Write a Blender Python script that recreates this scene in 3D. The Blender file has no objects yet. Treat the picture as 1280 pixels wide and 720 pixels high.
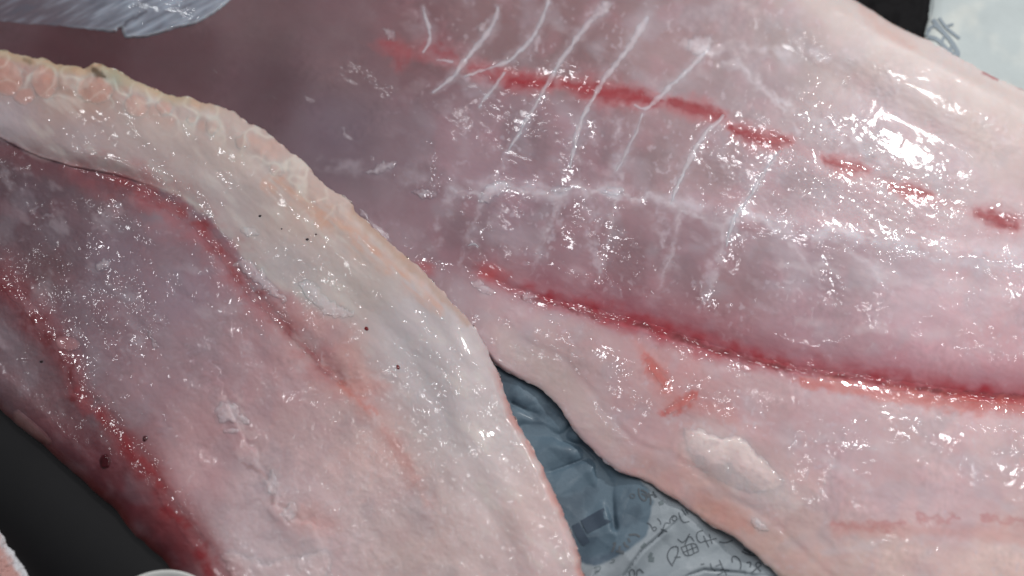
import bpy, math
import numpy as np
from mathutils import Vector, Matrix

# ------------------------------------------------------------------ camera, world, lamps, exposure
SC = bpy.context.scene
COL = SC.collection
LENS, SENS, DIST, TILT = 30.0, 36.0, 0.29, math.radians(26)
cam_d = bpy.data.cameras.new('camera'); cam = bpy.data.objects.new('camera', cam_d); COL.objects.link(cam)
CAMP = np.array([0.0, -DIST*math.sin(TILT), DIST*math.cos(TILT) + 0.010])
cam.location = CAMP; cam.rotation_euler = (TILT, 0, 0)
cam_d.lens = LENS; cam_d.sensor_width = SENS; cam_d.clip_start = 0.01; cam_d.clip_end = 50
cam_d.dof.use_dof = True; cam_d.dof.focus_distance = DIST - 0.004; cam_d.dof.aperture_fstop = 5.0
SC.camera = cam
W = bpy.data.worlds.new('World'); SC.world = W; W.use_nodes = True
bg = W.node_tree.nodes['Background']; bg.inputs[0].default_value = (0.80, 0.90, 1.0, 1); bg.inputs[1].default_value = 0.10

def lamp(name, loc, target, size, power, col):
    d = bpy.data.lights.new(name, 'AREA'); d.shape = 'RECTANGLE'; d.size, d.size_y = size; d.energy = power; d.color = col
    o = bpy.data.objects.new(name, d); COL.objects.link(o); o.location = loc
    o.rotation_euler = (Vector(target) - Vector(loc)).to_track_quat('-Z', 'Y').to_euler()
    return o
lamp('key_and_glint_lamp', (0.475, 0.505, 0.56), (0.08, 0.03, 0), (0.075, 0.05), 3.9, (1.0, 0.975, 0.95))
for i, (x, y, z, p) in enumerate([(-0.62,0.08,.80,.20), (-0.33,0.03,.84,.20), (-0.03,0.06,.80,.18), (0.30,0.02,.82,.22), (0.62,0.10,.80,.22),
                                  (-0.55,0.33,.78,.22), (-0.27,0.36,.82,.20), (0.03,0.30,.80,.20), (0.33,0.33,.84,.20), (0.66,0.36,.80,.20),
                                  (-0.60,0.62,.82,.20), (-0.30,0.58,.80,.20), (0.02,0.63,.82,.20), (0.34,0.60,.80,.18), (0.64,0.62,.82,.18), (-0.14,0.18,.80,.18), (0.16,0.17,.82,.20), (0.48,0.20,.80,.20)]):
    lamp('key_and_glint_lamp', (x, y, z), (x*0.3, y*0.2, 0), (0.038, 0.038), p*1.2, (0.97, 0.98, 1.0))  # added unseen downlights, spread out to scatter glints over the wet film
lamp('fill_panel', (0.45, -0.10, 1.0), (0.05, 0, 0), (0.60, 0.60), 1.0, (1.0, 0.98, 0.96))  # added unseen soft fill from above
SC.view_settings.view_transform = 'Standard'; SC.view_settings.look = 'None'
SC.view_settings.exposure = 0.0; SC.view_settings.gamma = 1.0
SC.cycles.use_denoising = True
SC.cycles.max_bounces = 8

# ------------------------------------------------------------------ measuring: photo landmark -> point at height z
ct, st = math.cos(TILT), math.sin(TILT)
def at(px, py, z):
    px = np.asarray(px, float); py = np.asarray(py, float); z = np.asarray(z, float)
    k = SENS/LENS/1280.0
    x = (px-640)*k; y = -(py-360)*k
    dx, dy, dz = x, y*ct + st, y*st - ct
    t = (z-CAMP[2])/dz
    return np.stack([CAMP[0]+dx*t, CAMP[1]+dy*t, z+0*t], -1)

# ------------------------------------------------------------------ numeric helpers
_rs = np.random.RandomState(7)
_perm = _rs.permutation(4096)
_ga = _rs.rand(4096)*2*math.pi
_gx, _gy = np.cos(_ga), np.sin(_ga)
def noise(x, y, seed=0):
    xi = np.floor(x).astype(np.int64); yi = np.floor(y).astype(np.int64)
    fx = x-xi; fy = y-yi
    u = fx*fx*fx*(fx*(fx*6-15)+10); v = fy*fy*fy*(fy*(fy*6-15)+10)
    def g(i, j):
        h = _perm[(_perm[(xi+i+seed*131) & 4095] + yi+j + seed*17) & 4095]
        return _gx[h]*(fx-i) + _gy[h]*(fy-j)
    a = g(0,0); b = g(1,0); c = g(0,1); d = g(1,1)
    return 1.5*((a*(1-u)+b*u)*(1-v) + (c*(1-u)+d*u)*v)
def fbm(x, y, wl, seed=0, octv=4, gain=0.5):
    s = 0; a = 1; tot = 0
    for k in range(octv):
        s = s + a*noise(x/wl*2**k, y/wl*2**k, seed+k*3); tot += a; a *= gain
    return s/tot
def rot(x, y, deg):
    c, s = math.cos(math.radians(deg)), math.sin(math.radians(deg))
    return x*c + y*s, -x*s + y*c
def sstep(a, b, x):
    t = np.clip((x-a)/(b-a), 0, 1); return t*t*(3-2*t)
def lin(rgb):
    c = np.array(rgb, float)/255.0
    return np.where(c <= 0.04045, c/12.92, ((c+0.055)/1.055)**2.4)
def chaikin(p, n=2):
    p = np.array(p, float)
    for _ in range(n):
        q = 0.75*p[:-1]+0.25*p[1:]; r = 0.25*p[:-1]+0.75*p[1:]
        m = np.empty((2*len(q), p.shape[1])); m[0::2] = q; m[1::2] = r
        p = np.vstack([p[:1], m, p[-1:]])
    return p
def resample(p, n):
    p = np.array(p, float)
    d = np.r_[0, np.cumsum(np.hypot(*np.diff(p[:, :2], axis=0).T))]
    t = np.linspace(0, d[-1], n)
    return np.stack([np.interp(t, d, p[:, k]) for k in range(p.shape[1])], -1)
def dist_line(px, py, pts):
    """distance to a polyline, plus the interpolated third column (width) and the signed side"""
    pts = np.array(pts, float)
    best = np.full(px.shape, 1e9); wid = np.ones(px.shape); side = np.zeros(px.shape); along = np.zeros(px.shape)
    L = 0.0
    for a, b in zip(pts[:-1], pts[1:]):
        ab = b[:2]-a[:2]; l2 = max(ab@ab, 1e-9); l = math.sqrt(l2)
        t = np.clip(((px-a[0])*ab[0] + (py-a[1])*ab[1])/l2, 0, 1)
        dx = px-a[0]-t*ab[0]; dy = py-a[1]-t*ab[1]
        d = dx*dx+dy*dy
        m = d < best
        best = np.where(m, d, best)
        if pts.shape[1] > 2: wid = np.where(m, a[2]+(b[2]-a[2])*t, wid)
        side = np.where(m, np.sign(ab[0]*dy-ab[1]*dx), side)
        along = np.where(m, L + t*l, along); L += l
    return np.sqrt(best), wid, side, along
def stroke(px, py, pts, soft=0.5, rough=2.0, wl=14, seed=1, trench=False):
    """0..1 mask of a soft edged brush of varying half-width along a polyline"""
    pts = np.array(pts, float); w = pts[:, 2].max()*(1+soft) + rough*3 + (12 if trench else 0)
    out = np.zeros(px.shape)
    m = (px > pts[:,0].min()-w) & (px < pts[:,0].max()+w) & (py > pts[:,1].min()-w) & (py < pts[:,1].max()+w)
    if not m.any(): return out
    x, y = px[m], py[m]
    if trench: x, y = x + 12*fbm(x, y, 60, 605, 3), y + 12*fbm(x, y, 60, 607, 3)
    if rough:
        x, y = x + rough*2*fbm(x, y, wl, seed, 3), y + rough*2*fbm(x, y, wl, seed+40, 3)
    d, wd, _, _ = dist_line(x, y, pts)
    out[m] = 1 - sstep(wd*(1-soft), wd*(1+soft), d)
    return out
def blob(px, py, cx, cy, rx, ry, deg=0, soft=0.5, rough=0.15, seed=2):
    x, y = rot(px-cx, py-cy, deg)
    d = np.hypot(x/rx, y/ry)
    m = d < 2.5
    if rough: d = d + rough*2*fbm(px, py, max(rx, ry)*0.8, seed, 3)
    return np.where(m, 1 - sstep(1-soft, 1+soft, d), 0)
def poly_sd(px, py, poly):
    """signed distance to a closed polygon (positive inside)"""
    poly = np.array(poly, float); cl = np.vstack([poly, poly[:1]])
    d = dist_line(px, py, cl)[0]
    ins = np.zeros(px.shape, bool)
    for a, b in zip(cl[:-1], cl[1:]):
        c = ((a[1] > py) != (b[1] > py))
        with np.errstate(divide='ignore', invalid='ignore'):
            xx = (b[0]-a[0])*(py-a[1])/(b[1]-a[1]+1e-12)+a[0]
        ins ^= c & (px < xx)
    return np.where(ins, d, -d)
def shepard(px, py, ctrl, p=2.6, r0=28.0):
    """smooth pigment field through scattered samples (x, y, r, g, b)"""
    ctrl = np.array(ctrl, float)
    num = np.zeros(px.shape+(3,)); den = np.zeros(px.shape)
    for c in ctrl:
        w = ((px-c[0])**2 + (py-c[1])**2 + r0*r0)**(-p/2*1.4)
        num += w[..., None]*lin(c[2:5]); den += w
    c = num/den[..., None]
    g = c@np.array([0.3, 0.59, 0.11])
    return g[..., None] + (c-g[..., None])*0.97
def gain(px, py, ctrl, r0=40.0):
    num = 0; den = 0
    for a, b, v in ctrl:
        w = ((px-a)**2 + (py-b)**2 + r0*r0)**-1.8; num = num + w*v; den = den + w
    return num/den
def over(col, rgb, m):
    return col + (lin(rgb)-col)*m[..., None]

# ------------------------------------------------------------------ meshes
def mesh_obj(name, V, F, mat, parent=None, colors=None, wet=None, smooth=True):
    V = np.asarray(V, np.float32); F = np.asarray(F, np.int32)
    me = bpy.data.meshes.new(name)
    me.vertices.add(len(V)); me.vertices.foreach_set('co', V.ravel())
    n = F.shape[1]
    me.loops.add(F.size); me.loops.foreach_set('vertex_index', F.ravel())
    me.polygons.add(len(F)); me.polygons.foreach_set('loop_start', np.arange(0, F.size, n, dtype=np.int32))
    me.polygons.foreach_set('use_smooth', np.full(len(F), smooth))
    me.update(calc_edges=True); me.validate()
    if colors is not None:
        a = me.attributes.new('pigment', 'FLOAT_COLOR', 'POINT')
        a.data.foreach_set('color', np.c_[colors, np.ones(len(V))].astype(np.float32).ravel())
    if wet is not None:
        a = me.attributes.new('wet', 'FLOAT', 'POINT'); a.data.foreach_set('value', np.asarray(wet, np.float32))
    me.materials.append(mat)
    o = bpy.data.objects.new(name, me); COL.objects.link(o)
    if parent is not None: o.parent = parent
    return o
def thing(name, label, cat, group=None):
    o = bpy.data.objects.new(name, None); COL.objects.link(o); o['label'] = label; o['category'] = cat
    o.empty_display_size = 0.02
    if group: o['group'] = group
    return o
def tag(o, label, cat, group=None):
    o['label'] = label; o['category'] = cat
    if group: o['group'] = group
    return o
def grid_faces(nr, nc, off=0):
    i = np.arange(nr-1)[:, None]*nc + np.arange(nc-1)[None, :] + off
    return np.stack([i, i+1, i+nc+1, i+nc], -1).reshape(-1, 4)

# ------------------------------------------------------------------ materials
def new_mat(name):
    m = bpy.data.materials.new(name); m.use_nodes = True
    nt = m.node_tree; b = nt.nodes['Principled BSDF']
    return m, nt, b
def nd(nt, t, **kw):
    n = nt.nodes.new(t)
    for k, v in kw.items():
        if k in n.inputs.keys(): n.inputs[k].default_value = v
        else: setattr(n, k, v)
    return n
def mth(nt, op, a, b=None, c=None):
    n = nt.nodes.new('ShaderNodeMath'); n.operation = op
    for i, v in enumerate((a, b, c)):
        if v is None: continue
        if isinstance(v, (int, float)): n.inputs[i].default_value = v
        else: nt.links.new(v, n.inputs[i])
    return n.outputs[0]
def flesh_material(name, sss=0.35, film=1.0, grain=1.0):
    m, nt, b = new_mat(name); L = nt.links
    tc = nd(nt, 'ShaderNodeTexCoord'); P = tc.outputs['Object']
    at_c = nd(nt, 'ShaderNodeAttribute', attribute_name='pigment')
    at_w = nd(nt, 'ShaderNodeAttribute', attribute_name='wet')
    n1 = nd(nt, 'ShaderNodeTexNoise', Scale=520.0, Detail=5.0, Roughness=0.6); L.new(P, n1.inputs['Vector'])
    n2 = nd(nt, 'ShaderNodeTexNoise', Scale=1500.0, Detail=3.0, Roughness=0.6); L.new(P, n2.inputs['Vector'])
    n3 = nd(nt, 'ShaderNodeTexNoise', Scale=90.0, Detail=4.0, Roughness=0.55); L.new(P, n3.inputs['Vector'])
    # pigment with small mottling
    hsv = nd(nt, 'ShaderNodeHueSaturation'); L.new(at_c.outputs['Color'], hsv.inputs['Color'])
    v = mth(nt, 'MULTIPLY_ADD', n1.outputs['Fac'], 0.08, 0.98)
    v2 = mth(nt, 'MULTIPLY_ADD', n3.outputs['Fac'], 0.10, 0.97)
    L.new(mth(nt, 'MULTIPLY', v, v2), hsv.inputs['Value'])
    L.new(mth(nt, 'MULTIPLY_ADD', n3.outputs['Fac'], -0.3, 1.15), hsv.inputs['Saturation'])
    L.new(hsv.outputs[0], b.inputs['Base Color'])
    b.inputs['Roughness'].default_value = 0.42
    b.inputs['IOR'].default_value = 1.38
    b.inputs['Specular IOR Level'].default_value = 0.4
    if sss:
        b.inputs['Subsurface Weight'].default_value = sss
        b.inputs['Subsurface Radius'].default_value = (1.0, 0.45, 0.35)
        b.inputs['Subsurface Scale'].default_value = 0.0035
    # water film: uneven, stronger where the surface is wet and rough
    L.new(mth(nt, 'MULTIPLY', mth(nt, 'MINIMUM', mth(nt, 'MULTIPLY_ADD', at_w.outputs['Fac'], 1.6, 0.06), 1.0), film), b.inputs['Coat Weight'])
    b.inputs['Coat Roughness'].default_value = 0.05
    b.inputs['Coat IOR'].default_value = 1.38
    w1 = nd(nt, 'ShaderNodeTexNoise', Scale=170.0, Detail=1.4, Roughness=0.5); L.new(P, w1.inputs['Vector'])
    w2 = nd(nt, 'ShaderNodeTexNoise', Scale=270.0, Detail=1.0, Roughness=0.5); L.new(P, w2.inputs['Vector'])
    w3 = nd(nt, 'ShaderNodeTexNoise', Scale=110.0, Detail=2.5, Roughness=0.6); L.new(P, w3.inputs['Vector'])
    def ramp(v, a, c, o0=0.0, o1=1.0):
        r = nt.nodes.new('ShaderNodeMapRange'); r.interpolation_type = 'SMOOTHSTEP'; L.new(v, r.inputs[0])
        r.inputs[1].default_value, r.inputs[2].default_value, r.inputs[3].default_value, r.inputs[4].default_value = a, c, o0, o1
        return r.outputs[0]
    ridge = ramp(mth(nt, 'ABSOLUTE', mth(nt, 'SUBTRACT', w1.outputs['Fac'], 0.52)), 0.045, 0.0)
    drop = ramp(w2.outputs['Fac'], 0.56, 0.74)
    clus = ramp(w3.outputs['Fac'], 0.47, 0.66, 0.05, 1.0)
    fine = mth(nt, 'ADD', mth(nt, 'MULTIPLY', ridge, 0.10), mth(nt, 'MULTIPLY', drop, 0.22))
    h = mth(nt, 'MULTIPLY_ADD', fine, clus, mth(nt, 'MULTIPLY', w1.outputs['Fac'], 0.05))
    hw = mth(nt, 'MULTIPLY', h, at_w.outputs['Fac'])
    bc = nd(nt, 'ShaderNodeBump', Strength=1.0, Distance=0.0017*grain); L.new(hw, bc.inputs['Height'])
    L.new(bc.outputs[0], b.inputs['Coat Normal'])
    return m
FLESH = flesh_material('raw_flesh', 0.6)
THIN = flesh_material('thin_blood_layer', 0.0, 1.0, 0.8)
SKIN = flesh_material('thin_tissue', 0.5, 1.0, 0.8)

def plain_material(name, rgb, rough=0.5, bump=0.0, scale=200.0, coat=0.0, var=0.15, attr=False, spec=0.5):
    m, nt, b = new_mat(name); L = nt.links
    tc = nd(nt, 'ShaderNodeTexCoord'); P = tc.outputs['Object']
    n = nd(nt, 'ShaderNodeTexNoise', Scale=scale, Detail=6.0, Roughness=0.6); L.new(P, n.inputs['Vector'])
    hsv = nd(nt, 'ShaderNodeHueSaturation')
    if attr:
        a = nd(nt, 'ShaderNodeAttribute', attribute_name='pigment'); L.new(a.outputs['Color'], hsv.inputs['Color'])
    else:
        hsv.inputs['Color'].default_value = (*lin(rgb), 1)
    L.new(mth(nt, 'MULTIPLY_ADD', n.outputs['Fac'], 2*var, 1-var), hsv.inputs['Value'])
    L.new(hsv.outputs[0], b.inputs['Base Color'])
    b.inputs['Roughness'].default_value = rough; b.inputs['Specular IOR Level'].default_value = spec
    b.inputs['Coat Weight'].default_value = coat; b.inputs['Coat Roughness'].default_value = 0.15
    if bump:
        bp = nd(nt, 'ShaderNodeBump', Strength=0.6, Distance=bump); L.new(n.outputs['Fac'], bp.inputs['Height'])
        L.new(bp.outputs[0], b.inputs['Normal'])
    return m

MM = 0.001
# ------------------------------------------------------------------ table and newspaper under the fillets
me = mesh_obj('tabletop', [(-2,-2,-0.0005),(2,-2,-0.0005),(2,2,-0.0005),(-2,2,-0.0005)], [(0,1,2,3)],
              plain_material('dark_table', (58,60,64), 0.5, 0.0002, 60), smooth=False)
me['kind'] = 'structure'

PAPER = plain_material('newsprint', (170,178,176), 0.5, 0.00012, 900, 0.06, 0.08, attr=True, spec=0.3)
WETEDGE = [(560,400),(640,440),(720,520),(790,590),(818,622),(811,645),(811,664),(796,680),(781,690),(767,697),(750,706),(738,706),(724,702),(690,690),(600,600)]
CREASES = [([(655,536,9),(676,541,9),(701,549,8),(715,532,6)], 1.0), ([(701,549,6),(725,558,8),(742,575,9),(752,598,8),(762,630,6),(768,660,4)], 1.3),
           ([(746,588,3),(756,606,4),(760,622,2)], 1.6), ([(640,505,7),(668,520,6)], 0.7), ([(690,590,10),(730,575,8)], 0.6),
           ([(780,720,14),(800,690,12),(830,664,9)], -1.0), ([(800,740,14),(880,712,14),(930,716,10)], -0.8), ([(735,740,10),(745,715,10)], -0.7)]
def paper_h(px, py):
    h = 1.2 + 0.5*fbm(px, py, 80, 21, 2)
    for pts, d in CREASES:
        pts = np.array(pts, float)
        dd, w, side, _ = dist_line(px, py, pts)
        h = h - d*1.3*np.exp(-(dd/w)**2) - abs(d)*0.8*np.exp(-(dd/2.2)**2) + np.where(side > 0, 0.6*d, 0)*np.exp(-(dd/(w*3.0))**2)
    wx = px + 10*fbm(px, py, 60, 41, 2); wy = py + 10*fbm(px, py, 60, 45, 2)
    for dg, lam, am, ph in ((20, 92, .42, .1), (75, 118, .42, .4), (128, 80, .34, .7), (160, 150, .4, .2), (50, 58, .2, .55)):
        u = (wx*math.cos(math.radians(dg)) + wy*math.sin(math.radians(dg)))/lam + ph
        h = h + 1.35*am*(2*np.abs(2*(u-np.floor(u+0.5)))-1)
    return np.clip(h, 0.1, 2.5)*MM
def paper_col(px, py):
    c = np.ones(px.shape+(3,))*lin((146,154,160))
    c = over(c, (134,142,150), sstep(-0.1, 0.5, fbm(px, py, 55, 51, 3))*0.6)
    m = sstep(-2.5, 1.5, poly_sd(px + 3*fbm(px,py,16,61,2), py + 3*fbm(px,py,16,62,2), chaikin(WETEDGE, 1)))
    rim = np.exp(-(poly_sd(px + 3*fbm(px,py,16,61,2), py + 3*fbm(px,py,16,62,2), chaikin(WETEDGE, 1))-5)**2/30.0)*sstep(700, 740, py+0.2*px-120)
    c = over(c, (84,104,118), m*0.95)
    c = over(c, (62,78,92), m*sstep(0.0, 0.5, fbm(px, py, 44, 71, 4)+0.1)*0.8)
    c = over(c, (72,84,100), rim*0.7)
    return c
def sheet(name, x0, x1, y0, y1, nx, ny, hf, cf, mat, parent):
    gx, gy = np.meshgrid(np.linspace(x0, x1, nx), np.linspace(y0, y1, ny))
    V = at(gx.ravel(), gy.ravel(), hf(gx.ravel(), gy.ravel()))
    return mesh_obj(name, V, grid_faces(ny, nx)[:, ::-1], mat, parent, cf(gx.ravel(), gy.ravel()))
news = thing('newspaper', 'crumpled printed newspaper, half soaked blue grey, in the gap between the fillets', 'newspaper')
sheet('paper_sheet', 560, 1060, 430, 800, 330, 250, paper_h, paper_col, PAPER, news)

INK = plain_material('printing_ink', (92,98,104), 0.6, 0, 400, 0, 0.2, spec=0.2)
INKSOFT = plain_material('faded_ink', (112,122,126), 0.6, 0, 400, 0, 0.2, spec=0.2)
def ribbon_set(name, strokes, hf, mat, parent, w=0.55, lift=0.00014, z_arch=0.0, taper=False):
    """flat strips (or low raised cords) that follow the surface hf; strokes in landmark units"""
    V, F = [], []; nprof = 2 if not z_arch else 5
    for s in strokes:
        s = np.array(s, float)
        if s.shape[1] == 2: s = np.c_[s, np.full(len(s), w)]
        s = chaikin(s, 2); n = max(4, int(np.hypot(*np.diff(s[:, :2], axis=0).T).sum()/1.6)+2)
        p = resample(s, n)
        if z_arch:
            p = p + np.c_[1.8*fbm(p[:, 0], p[:, 1], 16, 545, 3), 1.8*fbm(p[:, 0], p[:, 1], 16, 549, 3), 0*p[:, 0]]
            p[:, 2] *= np.clip(1 + 1.3*fbm(p[:, 0], p[:, 1], 13, 553, 3), 0.35, 2)
        t = np.gradient(p[:, :2], axis=0); t /= np.linalg.norm(t, axis=1)[:, None]+1e-9
        nrm = np.c_[-t[:, 1], t[:, 0]]
        base = len(V)
        prof = np.linspace(-1, 1, nprof)
        for k in range(n):
            for q in prof:
                x, y = p[k, :2] + nrm[k]*q*p[k, 2]
                zc = z_arch*(1-q*q) - (0.00012 if z_arch and abs(q) == 1 else 0)
                V.append((x, y, zc))
        for k in range(n-1):
            for j in range(nprof-1):
                a = base+k*nprof+j; F.append((a, a+1, a+nprof+1, a+nprof))
    V = np.array(V)
    z = hf(V[:, 0], V[:, 1]) + lift + V[:, 2]
    P = at(V[:, 0], V[:, 1], z)
    if z_arch: return V[:, 0], V[:, 1], P, np.array(F), np.tile(np.linspace(-1, 1, nprof), len(V)//nprof)
    return V[:, 0], V[:, 1], P, np.array(F)
def ink(name, strokes, mat=INK, w=0.6):
    _, _, P, F = ribbon_set(name, strokes, paper_h, mat, news, w)
    return mesh_obj(name, P, F[:, ::-1], mat, news)
def zc(ox, oy, sc, *strokes):
    return [[(ox+x/sc, oy+y/sc) for x, y in s] for s in strokes]
Z = lambda *s: zc(800, 640, 7.111, *s)
ink('printed_character', Z([(60,95),(95,110),(112,160),(130,172),(150,150),(138,128),(108,142)], [(155,55),(182,85),(186,110)]))
ink('printed_character', Z([(165,218),(195,180),(215,120),(228,92),(262,102)], [(185,150),(242,176)]))
ink('printed_character', Z([(268,100),(265,60),(298,24),(332,45),(322,80),(292,78),(282,50),(305,40)]))
ink('printed_character', Z([(345,2),(360,60),(388,96),(440,82)], [(400,-20),(430,20)], [(370,-30),(410,30)]))
ink('printed_character', Z([(290,482),(252,430),(240,380),(268,322),(318,300),(345,320),(330,390),(290,462)], [(308,402),(362,400)]), w=0.75)
ink('printed_character', Z([(335,240),(388,282),(442,192)], [(365,315),(495,265),(522,348)], [(365,315),(408,405),(522,348)],
    [(410,302),(435,388)], [(455,284),(480,366)], [(385,358),(505,308)], [(398,292),(440,198),(482,262)]), w=0.6)
ink('printed_character', Z([(562,165),(520,170),(500,200),(510,250),(540,276),(576,255)], [(565,210),(612,312)], [(615,195),(642,282)], [(568,262),(682,235)]))
ink('printed_character', Z([(705,265),(760,276),(825,250)]), w=0.8)
ink('printed_character', Z([(538,466),(572,460)], [(625,455),(638,508),(672,526)], [(672,482),(730,460)]))
ink('printed_character', Z([(705,425),(728,482),(772,562)], [(716,512),(794,520)], [(690,560),(740,535)]))
ink('printed_character', Z([(822,450),(814,402),(848,388),(884,420),(902,470),(890,512)]), w=0.8)
ink('printed_character', Z([(948,452),(988,440),(978,492)], [(992,545),(1035,500),(1085,470),(1050,440),(1020,470),(1075,530)]), w=1.0)
ink('printed_character', Z([(905,350),(960,380),(1030,385)], [(920,330),(985,365)]), w=1.1)
Y = lambda *s: zc(770, 600, 10.59, *s)
ink('printed_character', Y([(205,175),(180,200),(200,240),(245,235),(250,195),(215,180)]), w=0.5)
ink('printed_character', Y([(300,110),(300,200),(360,280),(410,260),(395,200),(340,180)], [(330,130),(400,160),(430,230)]), w=1.0)
ink('printed_character', Y([(430,170),(465,250),(455,330)], [(420,200),(520,190),(535,230)], [(490,150),(520,230)]), w=0.9)
X = lambda *s: zc(700, 630, 8.0, *s)
ink('printed_character', X([(700,720),(690,680),(715,650),(745,665),(745,720)], [(770,720),(765,670),(800,650)], [(800,650),(835,690)]), w=0.8)
ink('printed_character', X([(340,640),(400,615),(410,655),(350,690)], [(520,560),(545,550),(545,580),(500,590)]), INKSOFT, w=0.7)
ink('printed_character', X([(530,400),(560,380),(535,440),(520,480)], [(600,420),(590,470),(640,480)], [(640,380),(655,420),(690,430)], [(560,470),(640,495)], [(690,310),(760,300),(800,330)], [(680,340),(700,380)]), w=1.3)
ink('printed_dot', [[(803,680.5),(805.5,683)]], INKSOFT, w=3.6)
ink('printed_dot', [[(811.5,693),(815,695)],[(814.5,696),(814,702)]], INKSOFT, w=3.4)
ink('printed_dot', [[(824,629.5),(829,627.5)]], INKSOFT, w=2.6)
BAR = plain_material('printed_block', (60,72,86), 0.6, 0, 400, 0, 0.2, spec=0.2)
ink('printed_bar', [[(730,659,9.2),(742,652.5,9.6),(759,643.5,10)]], BAR)
ink('printed_bar', [[(719,655,5),(725,668,6),(733,680,5)]], BAR)

# ------------------------------------------------------------------ the right fillet
RA = [(-140,70),(0,95),(60,108),(130,128),(200,152),(260,170),(305,190),(335,215),(372,238),(400,262),(440,292),(478,325),(512,352),(548,385),(580,415),(612,448),
      (628,463),(640,467),(655,477),(672,484),(690,500),(704,518),(720,540),(741,563),(757,580),(773,591),(789,596),(804,601),(820,610),(836,620),(851,632),(866,640),(878,649),(890,657),(906,665),(923,674),(938,689),(960,708),(990,735),(1060,790),(1180,880),(1400,1010)]
RB = [(-140,-130),(300,-120),(700,-100),(960,-62),(1030,-22),(1072,2),(1090,13),(1110,27),(1132,38),(1156,49),(1180,61),(1202,74),(1220,83),(1237,94),(1255,101),(1280,112),(1330,140),(1420,190),(1560,300)]
def wiggle(p, amp, wl, seed, n=900):
    p = resample(chaikin(p, 2), n)
    dx = fbm(p[:, 0], p[:, 1], wl, seed, 4, 0.6); dy = fbm(p[:, 0], p[:, 1], wl, seed+5, 4, 0.6)
    return p + amp*np.stack([dx, dy], -1)
RAw, RBw = wiggle(RA, 4.0, 28, 951), wiggle(RB, 3.0, 40, 961)
RAc, RBc = resample(RAw, 130), resample(RBw, 60)
RBLOOD = [(520,322,4),(560,330,4),(600,342,8),(640,362,6),(690,378,5),(735,388,8),(770,400,11),(810,410,11),(850,424,11),(900,441,10),(950,453,9),(1000,464,9),(1050,471,10),(1100,479,10),(1160,488,11),(1220,497,10),(1300,503,10),(1400,508,10)]
RUP = [  # upper blood streak segments
    [(488,58,6),(505,66,8),(498,84,4)], [(535,58,7),(560,70,7)], [(592,88,5),(625,94,6)], [(640,101,6),(668,103,7),(690,104,4)],
    [(705,106,4),(735,112,8),(765,117,9),(800,121,7),(822,127,4)], [(838,128,4),(862,134,7),(888,141,7),(902,145,4)],
    [(915,160,4),(945,172,7),(975,177,7),(988,176,3)], [(1030,198,3),(1050,206,7),(1072,211,7),(1082,213,3)],
    [(1116,233,3),(1136,240,7),(1158,244,5)], [(1222,266,4),(1242,273,8),(1268,282,6)]]
RSPOT = [[(808,448,4),(818,462,6),(830,476,6),(832,485,3)], [(832,516,4),(846,508,6),(862,498,5),(868,492,3)]]
LATERAL = [(400,205,6),(470,213,9),(540,226,8),(610,236,10),(700,238,9),(780,242,8),(860,256,8),(930,272,7),(1000,284,7),(1080,298,9),(1160,312,13),(1240,322,14),(1330,330,14)]
WHITE = [(853,532),(868,539),(874,534),(882,540),(893,543),(900,549),(911,545),(930,547),(938,556),(944,567),(953,570),(960,580),(968,587),(978,598),(982,607),(972,612),(955,616),(935,618),(915,610),(893,600),(872,588),(862,572),(856,552)]
SILVER = [(-40,-60),(-40,22),(30,30),(90,34),(146,41),(147,36),(152,34),(153.5,40),(156.5,47.5),(168,47),(178,47),(190,44.5),(205,40.5),(222,34),(232,32.5),(245,30),(258,22.5),(272,14),(286,2),(300,-14),(330,-60)]
SEPTA = [[(530,8,.6),(531,20,1.1),(538,38,1.8),(537,54,1.6),(528,66,.8)],
         [(623,8,.6),(620,22,1.4),(608,44,1.8),(594,60,1.6),(581,76,1.7),(563,100,1.4),(541,116,.6)],
         [(686,-4,.8),(684,6,1.3),(675,30,1.6),(667,46,1.6),(655,59,1.7),(640,74,1.6),(625,81,1.4),(608,86,1.3),(594,90,1.2),(580,96,.6)],
         [(631,90,.7),(624,101,1.3),(610,119,1.2),(598,134,.6)],
         [(758,3,1.0),(750,14,2.2),(736,28,2.0),(722,46,1.6),(712,60,1.7),(700,78,1.5),(689,98,1.7),(679,114,1.4),(669,132,1.2),(660,146,1.4),(652,162,1.4),(643,176,1.2),(634,190,.5)],
         [(810,20,1.2),(804,30,2.6),(794,48,2.2),(783,64,1.9),(770,80,1.9),(756,98,1.7),(743,118,1.8),(732,139,1.8),(724,158,1.6),(719,176,1.7),(714,200,1.3),(713,210,.5)],
         [(884,62,1.2),(872,74,2.0),(858,90,1.8),(842,104,1.8),(824,121,1.7),(811,134,1.8),(804,138,1.6),(792,131,.8)],
         [(803,142,.5),(797,160,1.0),(788,178,1.2),(779,200,1.2),(770,214,.5)],
         [(905,144,.8),(897,152,1.4),(883,165,1.4),(872,180,1.6),(862,200,1.6),(852,220,1.4),(844,240,1.2),(838,256,.5)],
         [(976,188,.5),(962,204,1.0),(950,224,1.2),(938,246,1.0),(926,262,.8)],
         [(926,258,.6),(917,272,1.6),(912,290,1.4),(908,308,.5)],
         [(566,77,1.0),(553,75,1.4),(545,74.5,.6)],
         [(585,307,.4),(592,304,.8),(598,309,.6)]]
def edge_round(z0, z1, d, w):
    u = np.clip(d/w, 0, 1); return z0 + (z1-z0)*np.sqrt(np.clip(1-(1-u)**2, 0, 1))
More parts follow.
